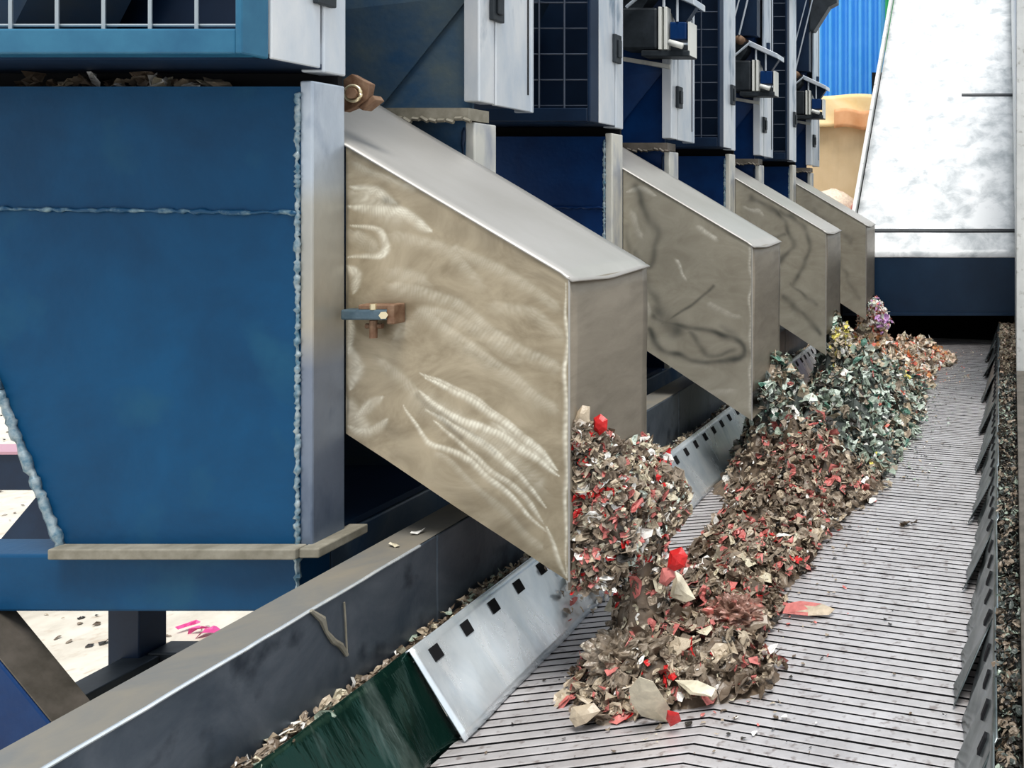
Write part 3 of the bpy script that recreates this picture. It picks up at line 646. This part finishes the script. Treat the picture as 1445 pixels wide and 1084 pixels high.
def drive_unit(n, label):
    dy = n * S; Y = 2.56 + dy
    d = thing('drive_unit', (-1.5, Y, .66), label, 'machine')
    a = MB(); a.box(-1.69, -1.53, Y, Y + .11, .675, .865); mh = a.build('motor_housing', M['rubber'], d, bevel=.012)
    a = MB(); a.box(-1.522, -1.508, Y - .01, Y + .1, .675, .865); a.box(-1.497, -1.483, Y - .01, Y + .1, .675, .865); tag(a.build('white_fin', M['white'], mh, bevel=.002), 'pair of white strips')
    a = MB(); a.box(-1.475, -1.40, Y + .0, Y + .09, .72, .80); tag(a.build('junction_box', M['blue_far'], d, bevel=.006), 'small blue box')
    a = MB(); a.box(-1.60, -1.385, Y - .005, Y + .1, .645, .672); a.box(-1.475, -1.4, Y + .01, Y + .09, .672, .70); a.build('base_plate', M['rubber'], d, bevel=.004)
    a = MB(); a.tube([(-1.47, Y - .02, .705), (-1.41, Y - .02, .688)], .014, 12); tag(a.build('drain_plug', M['white'], d, smooth=True), 'white plug')
    a = MB(); a.box(-1.393, -1.383, Y - .0, Y + .09, .65, .80); a.build('edge_strip', M['white'], d)
    a = MB(); a.prism([(-1.54, Y - .02, .985), (-1.36, Y - .02, .90), (-1.36, Y - .02, .87), (-1.54, Y - .02, .95)], (0, .16, 0)); tag(a.build('bracket_plate', M['side'], d, bevel=.003), 'slanting pale bracket plate')
    a = MB(); a.prism([(-1.53, Y + .04, .95), (-1.37, Y + .04, .875), (-1.42, Y + .04, .80), (-1.46, Y + .04, .80)], (0, .04, 0)); a.tube([(-1.44, Y + .06, .94), (-1.44, Y + .06, .98)], .012, 8); a.build('gusset', M['navy'], d)
    a = MB(); a.tube([(-1.66, Y - .02, .86), (-1.53, Y - .02, .97)], .007, 6); a.tube([(-1.5, Y, .93), (-1.5, Y, .865)], .007, 6); a.tube([(-1.44, Y, .91), (-1.44, Y, .8)], .006, 6); a.build('rods', M['side'], d)
    a = MB(); a.prism([(-1.70, Y + .02, .98), (-1.56, Y + .02, .98), (-1.56, Y + .02, .93), (-1.66, Y + .02, .78), (-1.70, Y + .02, .80)], (0, .1, 0)); a.build('hanger_plate', M['rubber'], d)
    a = MB()
    for q in (-1.665, -1.60): a.tube([(q, Y - .01, .99), (q, Y + .12, .99)], .028, 16)
    a.build('roller', M['rust'], d, smooth=True)
    a = MB(); a.prism([(-1.69, Y + .02, 1.02), (-1.50, Y + .02, 1.02), (-1.50, Y + .02, 1.6), (-1.69, Y + .02, 1.6)], (0, .08, 0)); a.build('dark_guard', M['navy'], d)
    a = MB(); a.prism([(-1.49, Y, 1.75), (-1.28, Y, 1.75), (-1.28, Y, 1.55), (-1.34, Y, 1.52), (-1.46, Y, 1.33), (-1.49, Y, 1.33)], (0, .1, 0)); a.build('upper_arm', M['rubber'], d, bevel=.004)
    a = MB(); a.tube([(-1.6, Y - .01, 1.02), (-1.46, Y - .01, 1.6)], .006, 6); a.tube([(-1.63, Y - .01, 1.12), (-1.50, Y - .01, 1.62)], .005, 6); a.build('push_rod', M['side'], d)
    # dusty sill under the unit
    a = MB(); a.prism([(-1.71, Y + .07, .655), (-1.5, Y + .07, .62), (-1.5, Y + .07, .60), (-1.6, Y + .07, .618), (-1.71, Y + .07, .635)], (0, .06, 0)); a.build('dusty_sill', M['strip'], d)
    return d
DL = ['black drive unit with white strips and small blue box, above the second chute', 'black drive unit with twin rollers above the third chute', 'small looking drive unit against the blue corrugated wall at the far end']
d1 = drive_unit(1, DL[0])
for n in (2, 3): dup(d1, (n - 1) * S, DL[n - 1])

# ------------------------------------------------------------------ scrap heaps
def G(x, y, cx, cy, sx, sy): return math.exp(-((x - cx) / sx) ** 2 - ((y - cy) / sy) ** 2)
def H(x, y):
    nz = noise.noise(Vector((x * 7, y * 7, 0))); n2 = noise.noise(Vector((x * 19, y * 19, 3)))
    h = .14 * G(x, y, -.86, 2.20, .13, .12) + .09 * G(x, y, -.68, 2.22, .13, .11) + .09 * G(x, y, -.78, 2.50, .15, .16)
    h += .11 * G(x, y, -.80, 2.85, .15, .28) + .13 * G(x, y, -.80, 3.25, .16, .30) + .13 * G(x, y, -.74, 3.65, .20, .26)
    h += .36 * G(x, y, -.98, 3.93, .13, .25) + .20 * G(x, y, -.76, 4.1, .20, .4) + .21 * G(x, y, -.72, 4.7, .21, .45)
    h += .22 * G(x, y, -.76, 5.2, .21, .35) + .34 * G(x, y, -1.0, 5.42, .10, .22) + .16 * G(x, y, -.78, 5.8, .25, .3)
    h += .17 * G(x, y, -.78, 6.3, .24, .3) + .13 * G(x, y, -.55, 6.6, .17, .22) + .36 * G(x, y, -.98, 6.95, .12, .22)
    h = h * (1 + .40 * nz + .32 * n2) - .02
    return max(0.0, h)
def normal(x, y):
    e = .012; return Vector((-(H(x + e, y) - H(x - e, y)) / (2 * e), -(H(x, y + e) - H(x, y - e)) / (2 * e), 1)).normalized()
PAL1 = ['beige'] * 5 + ['taupe'] * 9 + ['brown'] * 7 + ['cream'] * 2 + ['white'] * 2 + ['red'] + ['pink'] * 3 + ['dark'] * 3
PAL2 = ['sage'] * 6 + ['mint'] * 3 + ['slate'] * 5 + ['taupe'] * 4 + ['white'] * 1 + ['teal'] * 1 + ['dark'] * 2 + ['beige'] * 2
PAL3 = ['peach'] * 7 + ['cream'] * 7 + ['white'] * 2 + ['beige'] * 3 + ['orange'] * 2 + ['coral'] * 2 + ['taupe'] * 3 + ['white'] * 2 + ['brown']
def zone(y): return 0 if y < 3.78 else (1 if y < 5.75 else 2)
cores = [MB(), MB(), MB()]
for z, (ya, yb, m) in enumerate(((1.95, 3.8, 'brown'), (3.76, 5.78, 'slate'), (5.7, 7.25, 'taupe'))):
    nx, ny = 60, int((yb - ya) / .012); xs = [-1.16 + .9 * i / nx for i in range(nx + 1)]; ys = [ya + (yb - ya) * j / ny for j in range(ny + 1)]
    idx = {}; mb = cores[z]; vs = []; fs = []
    for j in range(ny + 1):
        for i in range(nx + 1): vs.append((xs[i], ys[j], ZB + H(xs[i], ys[j]) * .95 - .012))
    keep = lambda i, j: vs[j * (nx + 1) + i][2] > ZB - .004
    for j in range(ny):
        for i in range(nx):
            q = [(i, j), (i + 1, j), (i + 1, j + 1), (i, j + 1)]
            if sum(keep(*p) for p in q) >= 3: fs.append([p[1] * (nx + 1) + p[0] for p in q])
    mb.add(vs, fs, SK.index(m))
def rx(y):
    for _ in range(60):
        x = R.uniform(-1.13, -.25)
        if H(x, y) > R.random() * .02: return x
    return None
# stuff flakes
for _ in range(17000):
    y = R.uniform(2.0, 7.2); x = rx(y)
    if x is None: continue
    if x < -1.1 and H(x, y) < .08: continue
    z = zone(y + R.gauss(0, .06)); pal = (PAL1, PAL2, PAL3)[z]
    if z == 1 and R.random() < .012: pal = ['pink', 'coral', 'yellow'] 
    s_ = (.014 + .05 * R.random() ** 2) if y < 3.8 else (.02 + .07 * R.random() ** 1.8)
    if s_ > .04 and pal is PAL1: pal = ['taupe', 'brown', 'beige', 'taupe', 'brown', 'pink']
    nm = normal(x, y)
    if pal is PAL1:
        f_ = noise.noise(Vector((x * 9, y * 6, 8)))
        if f_ > .22 and R.random() < .55: pal = ['pink', 'pink', 'red', 'cream', 'beige']
        elif f_ < -.12 and R.random() < .7: pal = ['brown', 'dark', 'taupe', 'brown']
        elif -.02 < f_ < .12 and R.random() < .5: pal = ['cream', 'beige', 'white', 'beige']
        elif R.random() < .5: pal = ['taupe', 'beige', 'brown']
    flake(cores[zone(y)], (x, y, ZB + H(x, y) + R.uniform(0, .012) + .004), s_, SK.index(R.choice(pal)), .7, nm)
# loose crumbs around
for _ in range(900):
    y = R.uniform(1.95, 7.1); 
    rr = {0: (-.66, .12), 1: (-.42, .08), 2: (-.35, .1)}[zone(y)]
    x = R.gauss(*rr)
    if x < -1.1 or x > -.12 or H(x, y) > .01: continue
    flake(cores[zone(y)], (x, y, ZB + .006), R.uniform(.006, .022), SK.index(R.choice((PAL1, PAL2, PAL3)[zone(y)])), .2)
for _ in range(160):
    x = R.uniform(-1.1, -.12); y = 1.9 + 4.5 * R.random() ** 1.5
    if H(x, y) > 0: continue
    flake(cores[zone(y)], (x, y, ZB + .005), R.uniform(.004, .014), SK.index(R.choice(['dark', 'brown', 'taupe', 'dark'])), .2)

# material bulging out of the nearest chute mouth and falling to the belt
def mouth(u, v):
    """u across the chute (depth), v from the top down: outer surface of the bulge"""
    Y = 2.125 + u * .42; zt = -.515 - .16 * u + .02 * math.sin(u * 9)
    z = zt + (-.90 - zt) * v
    out = .02 + .125 * math.sin(min(1, v * 1.05) * math.pi * .62) * (1 - .25 * abs(u - .4))
    out *= (1 + .25 * noise.noise(Vector((u * 4, v * 5, 2))))
    if v > .8: out *= 1 - (v - .8) * 1.2
    return Vector((-.985 + out, Y, z))
mo = cores[0]
mo.grid(lambda u, v: mouth(u, v) - Vector((.014, 0, 0)), 26, 30, SK.index('taupe'))
mo.grid(lambda u, v: (-1.0 + (mouth(0, v).x + 1.0) * u, 2.13, mouth(0, v).z), 10, 24, SK.index('taupe'))
for _ in range(520):
    v = R.random(); xx = -.985 + (mouth(0, v).x + .985) * R.random(); flake(mo, (xx, 2.12, mouth(0, v).z), R.uniform(.014, .045), SK.index(R.choice(PAL1 + ['cream', 'white'])), .6, (.3, -1, .3))
mo.grid(lambda u, v: (-1.2 + .235 * v, 2.13 + u * .41, -.70 - .15 * v + .19 * v), 6, 4, SK.index('taupe'))
def column(u, v):
    z = -.84 - v * .22; r = .062 - .018 * math.sin(v * 3.1) + .03 * v; a = u * 6.2832
    return Vector((-.885 + .02 * v + r * math.cos(a) * (1 + .2 * noise.noise(Vector((math.cos(a), z * 14, 4)))), 2.27 - .03 * v + r * .9 * math.sin(a), z))
mo.grid(lambda u, v: column(u, v) + Vector(((-.885 - column(u, v).x) * .2, 0, 0)), 18, 14, SK.index('brown'))
for _ in range(1500):
    u, v = R.random(), R.random() ** .9
    p = mouth(u, v)
    flake(mo, p, R.uniform(.012, .038), SK.index(R.choice(PAL1 + ['cream', 'white', 'pink', 'cream', 'mint', 'white', 'cream', 'mint', 'beige', 'white'])), .8, (1, -.5, .4))
for _ in range(420):
    u, v = R.random(), R.random(); p = column(u, v)
    flake(mo, p, R.uniform(.015, .04), SK.index(R.choice(PAL1)), .6, (math.cos(u * 6.28), math.sin(u * 6.28), .2))
# flakes sliding on the skirt plates under the mouth
for _ in range(260):
    y = R.uniform(2.45, 3.0); t_ = R.random()
    if R.random() < abs(y - 2.72) * 2.5: continue
    flake(mo, (-1.25 + .107 * t_ + .012, y, -.955 - .193 * t_ + .008), R.uniform(.012, .035), SK.index(R.choice(['white', 'cream', 'beige', 'white', 'pink', 'taupe'])), .3, (.87, 0, .48))
# little plumes at the far chute mouths
for (yy, pal, k2) in ((3.87, PAL2, 1), (5.42, ['cream', 'beige', 'white', 'beige', 'yellow'], 1), (6.95, ['white', 'mint', 'violet', 'cream', 'pink', 'white'], 2)):
    for _ in range(320):
        q = R.random(); z = -.74 - .2 * q
        flake(cores[k2], (-.97 + .12 * R.random() * (.3 + q), yy + R.uniform(-.2, .2), z), R.uniform(.02, .055), SK.index(R.choice(pal)), .7, (1, -.5, .4))
HN = ['heap of brown beige and red plastic scrap on the belt before the nearest chute', 'heap of grey green crumpled plastic scrap in the middle of the belt', 'heap of peach and orange scrap at the far end of the belt']
for z in range(3):
    single(cores[z], 'scrap_heap', [SM[k] for k in SK], HN[z], 'scrap heap', kind='stuff')

# individual flakes on top of the near heap
VAR = {}
def fmesh(col, v):
    if (col, v) not in VAR:
        vs, fs = flake_geo(1.0, .42, seed=v * 17 + 5)
        # finer, rounder sheet
        me = bpy.data.meshes.new('film_flake'); me.from_pydata(vs, [], fs); me.materials.append(SM[col]); me.update()
        VAR[(col, v)] = me
    return VAR[(col, v)]
WORD = {'cream': 'cream', 'beige': 'beige', 'white': 'white', 'brown': 'dark brown', 'taupe': 'grey brown', 'red': 'bright red', 'pink': 'pinkish red'}
def put(col, p, size, nrm, tilt, where, grp):
    o = bpy.data.objects.new('film_flake', fmesh(col, R.randint(0, 11))); C.objects.link(o)
    m = rot_for(nrm, tilt); o.matrix_basis = Matrix.Translation(Vector(p)) @ m.to_4x4() @ Matrix.Diagonal((size, size * R.uniform(.7, 1.1), size, 1))
    tag(o, '%s plastic film flake %s' % (WORD[col], where), 'flake', '%s flakes %s' % (WORD[col], grp))
PI = ['cream'] * 2 + ['beige'] * 5 + ['taupe'] * 7 + ['brown'] * 6 + ['white'] * 2 + ['red'] * 1 + ['pink'] * 3
cnt = 0
while cnt < 78:       # front clump
    x = R.gauss(-.80, .12); y = R.gauss(2.23, .10)
    if H(x, y) < .02: continue
    put(R.choice(PI), (x, y, ZB + H(x, y) + .014), R.uniform(.035, .075), normal(x, y), .35, 'in the clump at the front of the belt', 'in the front clump'); cnt += 1
cnt = 0
while cnt < 84:       # trail behind
    y = R.uniform(2.42, 3.3); x = R.gauss(-.76, .12)
    if H(x, y) < .02: continue
    put(R.choice(PI), (x, y, ZB + H(x, y) + .014), R.uniform(.035, .095), normal(x, y), .35, 'in the long red and brown trail behind the front clump', 'in the trail'); cnt += 1
for _ in range(70):
    p = mouth(R.random(), R.random() ** .9); put(R.choice(PI + ['cream', 'red', 'pink']), p + Vector((.006, -.004, .004)), R.uniform(.028, .06), (1, -.6, .3), .4, 'bulging out of the nearest chute mouth', 'at the nearest chute mouth')
for _ in range(26):
    u = R.uniform(.4, 1.1); p = column(u, R.random()); put(R.choice(PI), p, R.uniform(.035, .07), (math.cos(u * 6.28), math.sin(u * 6.28), .2), .3, 'in the stream falling from the nearest chute to the belt', 'in the falling stream')

# the flakes one can point to: outlines taken from the photo, each a crumpled sheet
def shaped(name, pxs, Y, col, label, z=None, tip=None, curl=.01, dirY=None, lean=.0):
    """outline in photo pixels laid on the plane through depth Y leaning back by `lean` (dY per dZ)"""
    pts = []
    cy = sum(p[1] for p in pxs) / len(pxs); cx = sum(p[0] for p in pxs) / len(pxs)
    def w(q):
        z0 = (284 - cy) * Y / F
        k = (284 - q[1]) / F; Yq = (Y - lean * z0) / (1 - lean * k)   # ray meets the leaning plane
        return Vector(((q[0] - 1412) * Yq / F, Yq, k * Yq))
    a = MB(); n = len(pxs); vs = [w((cx, cy)) + Vector((0, -curl, curl * .3))]
    for f_, c_ in ((.5, .8), (1, 0)):
        for q in pxs:
            vs.append(w((cx + (q[0] - cx) * f_, cy + (q[1] - cy) * f_)) + Vector((0, -curl * c_, curl * c_ * .3)) + Vector((0, R.uniform(-.002, .002), 0)))
    fs = [(0, 1 + i, 1 + (i + 1) % n) for i in range(n)] + [(1 + i, 1 + n + i, 1 + n + (i + 1) % n, 1 + (i + 1) % n) for i in range(n)]
    for i, f_ in enumerate(fs):
        mi = 0
        if tip and sum(1 for q in f_ if (q - 1) % n in tip and q > 0) >= 2: mi = 1
        a.add([], []); a.f.append(list(f_)); a.m.append(mi)
    a.v = [tuple(v) for v in vs]
    return single(a, name, [SM[col], SM['pink']], label, 'flake', smooth=False, solid=.001)
shaped('film_flake', [(888, 972), (902, 955), (922, 962), (945, 1000), (944, 1022), (905, 1010), (890, 990)], 1.99, 'cream', 'large smooth cream flake hanging off the front of the clump', lean=-.6)
shaped('film_flake', [(942, 1002), (958, 1006), (961, 1018), (946, 1026), (940, 1015)], 1.985, 'red', 'small red flake at the lower right corner of the large cream flake', lean=-.6)
shaped('film_flake', [(952, 960), (985, 960), (1010, 972), (1004, 984), (975, 980)], 2.08, 'cream', 'flat cream flake right of the largest one in the front clump', lean=2.0)
shaped('film_flake', [(808, 998), (838, 992), (848, 1003), (828, 1020), (812, 1026), (803, 1014)], 2.0, 'beige', 'beige folded flake at the lower left foot of the front clump', lean=.5)
shaped('film_flake', [(942, 800), (945, 778), (962, 772), (971, 785), (966, 800), (952, 806)], 2.2, 'red', 'deep red rounded flake standing above the front clump', lean=.2)
shaped('film_flake', [(930, 822), (934, 802), (950, 800), (953, 815), (940, 828)], 2.2, 'pink', 'pinkish flake just below the deep red rounded flake', lean=.2)
shaped('film_flake', [(945, 842), (953, 806), (962, 812), (982, 845), (968, 850)], 2.24, 'cream', 'pointed cream triangle flake below the deep red flake', lean=.4)
shaped('film_flake', [(838, 590), (848, 584), (858, 592), (857, 606), (845, 615), (838, 606)], 2.16, 'red', 'bright red flake topmost at the nearest chute mouth', lean=.1)
shaped('film_flake', [(808, 590), (822, 572), (832, 574), (832, 596), (822, 615), (808, 622)], 2.14, 'beige', 'pale beige leaf shaped flake at the top of the nearest chute mouth', lean=.1)
shaped('film_flake', [(838, 700), (846, 692), (856, 698), (854, 710), (842, 712)], 2.13, 'red', 'bright red flake at mid height of the nearest chute mouth', lean=.1)
shaped('film_flake', [(872, 742), (878, 726), (886, 734), (884, 752), (874, 760)], 2.14, 'red', 'narrow red flake low in the nearest chute mouth', lean=.1)
shaped('film_flake', [(906, 670), (920, 666), (934, 672), (928, 682), (910, 682)], 2.38, 'red', 'bright red flake at the right edge of the nearest chute mouth', lean=.3)
shaped('film_flake', [(1104, 866), (1110, 852), (1130, 848), (1160, 852), (1178, 860), (1170, 868), (1140, 869)], 2.555, 'beige', 'lone long beige flake with a pink end on the bare belt right of the heap', lean=3.0, tip=(0, 1, 2))
shaped('film_flake', [(1006, 880), (1040, 872), (1082, 868), (1084, 880), (1060, 893), (1020, 893)], 2.40, 'taupe', 'long grey brown curled flake sticking out right of the heap', lean=.8)
shaped('foil_scrap', [(1000, 912), (1015, 904), (1040, 908), (1055, 918), (1044, 926), (1010, 926)], 2.33, 'white', 'crinkled silvery white foil scrap at the right of the front clump', lean=1.5)
shaped('film_flake', [(852, 862), (862, 842), (880, 838), (890, 864), (870, 866)], 2.38, 'cream', 'cream flake on the belt left of the falling stream', lean=1.0)
shaped('film_flake', [(1150, 634), (1158, 626), (1168, 632), (1168, 644), (1156, 648)], 3.62, 'pink', 'pinkish red flake lying on the near side of the green heap', lean=.5)
def crumpled(c, rad, col, label, sd):
    a = MB(); c = Vector(c)
    def fn(u, v):
        th = u * 6.28318; ph = .02 + v * 3.10; d = Vector((math.sin(ph) * math.cos(th), math.sin(ph) * math.sin(th), math.cos(ph)))
        q = Vector((d.x * 2.1, d.y * 2.1, d.z * 2.1)) + Vector((sd, sd * 2, 0))
        n_ = .95 + .30 * (abs(noise.noise(q * 1.3)) * 2 - .5) + .30 * noise.noise(q * 2.3) + .14 * noise.noise(q * 6) + .07 * noise.noise(q * 14)
        p = c + Vector((d.x * rad[0] * n_, d.y * rad[1] * n_, d.z * rad[2] * n_))
        p.z = max(p.z, ZB + .003); return p
    a.grid(fn, 54, 34)
    single(a, 'crumpled_film', SM2[col], label, 'film')
SM2 = {'brown': mat('clear_brown_film', (.11, .085, .06), .28, 0, (.34, .28, .22), 26, 1.5, .5, 50, lo=.42, hi=.66, col3=(.62, .56, .46), scale3=60),
       'pinkish': mat('clear_pink_film', (.20, .12, .09), .28, 0, (.50, .30, .25), 26, 1.5, .5, 50, lo=.42, hi=.66, col3=(.66, .20, .17), scale3=30)}
crumpled((-.885, 2.16, -1.075), (.085, .06, .075), 'brown', 'big crumpled clear brown film lump at the left of the front clump', 3.1)
crumpled((-.72, 2.17, -1.10), (.06, .05, .045), 'brown', 'crumpled brown film lump right of the large cream flake', 7.7)
crumpled((-.865, 2.26, -.965), (.042, .042, .085), 'brown', 'tall crumpled brown film piece hanging in the falling stream', 12.3)
crumpled((-.70, 2.42, -1.085), (.075, .05, .05), 'pinkish', 'crumpled pinkish brown film lump behind the front clump', 17.9)
def crumb(px_, py_, w, col, name, label):
    Y = -ZB * F / (py_ - 284); x = (px_ - 1412) * Y / F; a = MB()
    for k in range(5): flake(a, (x + R.uniform(-.4, .4) * w, Y + R.uniform(-.02, .02), ZB + .009), w * .5, 0, .25)
    single(a, name, SM[col], label, 'crumb')
crumb(1285, 743, .10, 'brown', 'film_crumb', 'dark reddish brown crumb cluster lying on the bare middle of the belt')
crumb(1332, 1016, .014, 'dark', 'film_crumb', 'small black crumb on the belt near its right edge')
crumb(1310, 537, .05, 'dark', 'film_crumb', 'dark crumb on the far part of the belt')
crumb(1248, 450, .09, 'violet', 'film_crumb', 'violet scrap') if False else None
a = MB()
for k in range(7): flake(a, Vector(P(1245 + R.uniform(-8, 8), 452 + R.uniform(-10, 10), 6.75)), .08, 0, .9)
flake(a, P(1238, 462, 6.8), .1, 0, .9); flake(a, P(1240, 470, 6.85), .1, 0, .9)
single(a, 'film_bundle', SM['violet'], 'crumpled violet film bundle at the farthest chute mouth', 'film')

# ------------------------------------------------------------------ light and camera
w = bpy.data.worlds.new('world'); bpy.context.scene.world = w; w.use_nodes = True
nt = w.node_tree; N = nt.nodes; L = nt.links; bg = N['Background']
tc = N.new('ShaderNodeTexCoord'); sp = N.new('ShaderNodeSeparateXYZ'); L.new(tc.outputs['Generated'], sp.inputs[0])
rp = N.new('ShaderNodeValToRGB'); L.new(sp.outputs['Z'], rp.inputs[0])
rp.color_ramp.elements[0].position = 0; rp.color_ramp.elements[0].color = (.78, .80, .82, 1)
rp.color_ramp.elements[1].position = .55; rp.color_ramp.elements[1].color = (.86, .93, 1, 1)
e = rp.color_ramp.elements.new(.15); e.color = (.95, .97, 1, 1)
L.new(rp.outputs[0], bg.inputs[0]); bg.inputs[1].default_value = .84
sd = bpy.data.lights.new('sun', 'SUN'); sd.energy = 2.7; sd.angle = math.radians(22); sd.color = (1, .97, .92)
so = bpy.data.objects.new('sun', sd); C.objects.link(so); so.location = (2, -2, 6)
so.rotation_euler = Vector((.15, -.36, 1)).to_track_quat('Z', 'Y').to_euler()

cd = bpy.data.cameras.new('camera'); co = bpy.data.objects.new('camera', cd); C.objects.link(co)
co.location = (0, 0, 0); co.rotation_euler = (math.radians(90), 0, 0)
cd.sensor_width = 36; cd.lens = F / 1445 * 36
cd.shift_x = -(1412 - 722.5) / 1445; cd.shift_y = -(542 - 284) / 1445
cd.clip_start = .05
bpy.context.scene.camera = co
vs_ = bpy.context.scene.view_settings
vs_.view_transform = 'Standard'; vs_.look = 'Medium High Contrast'
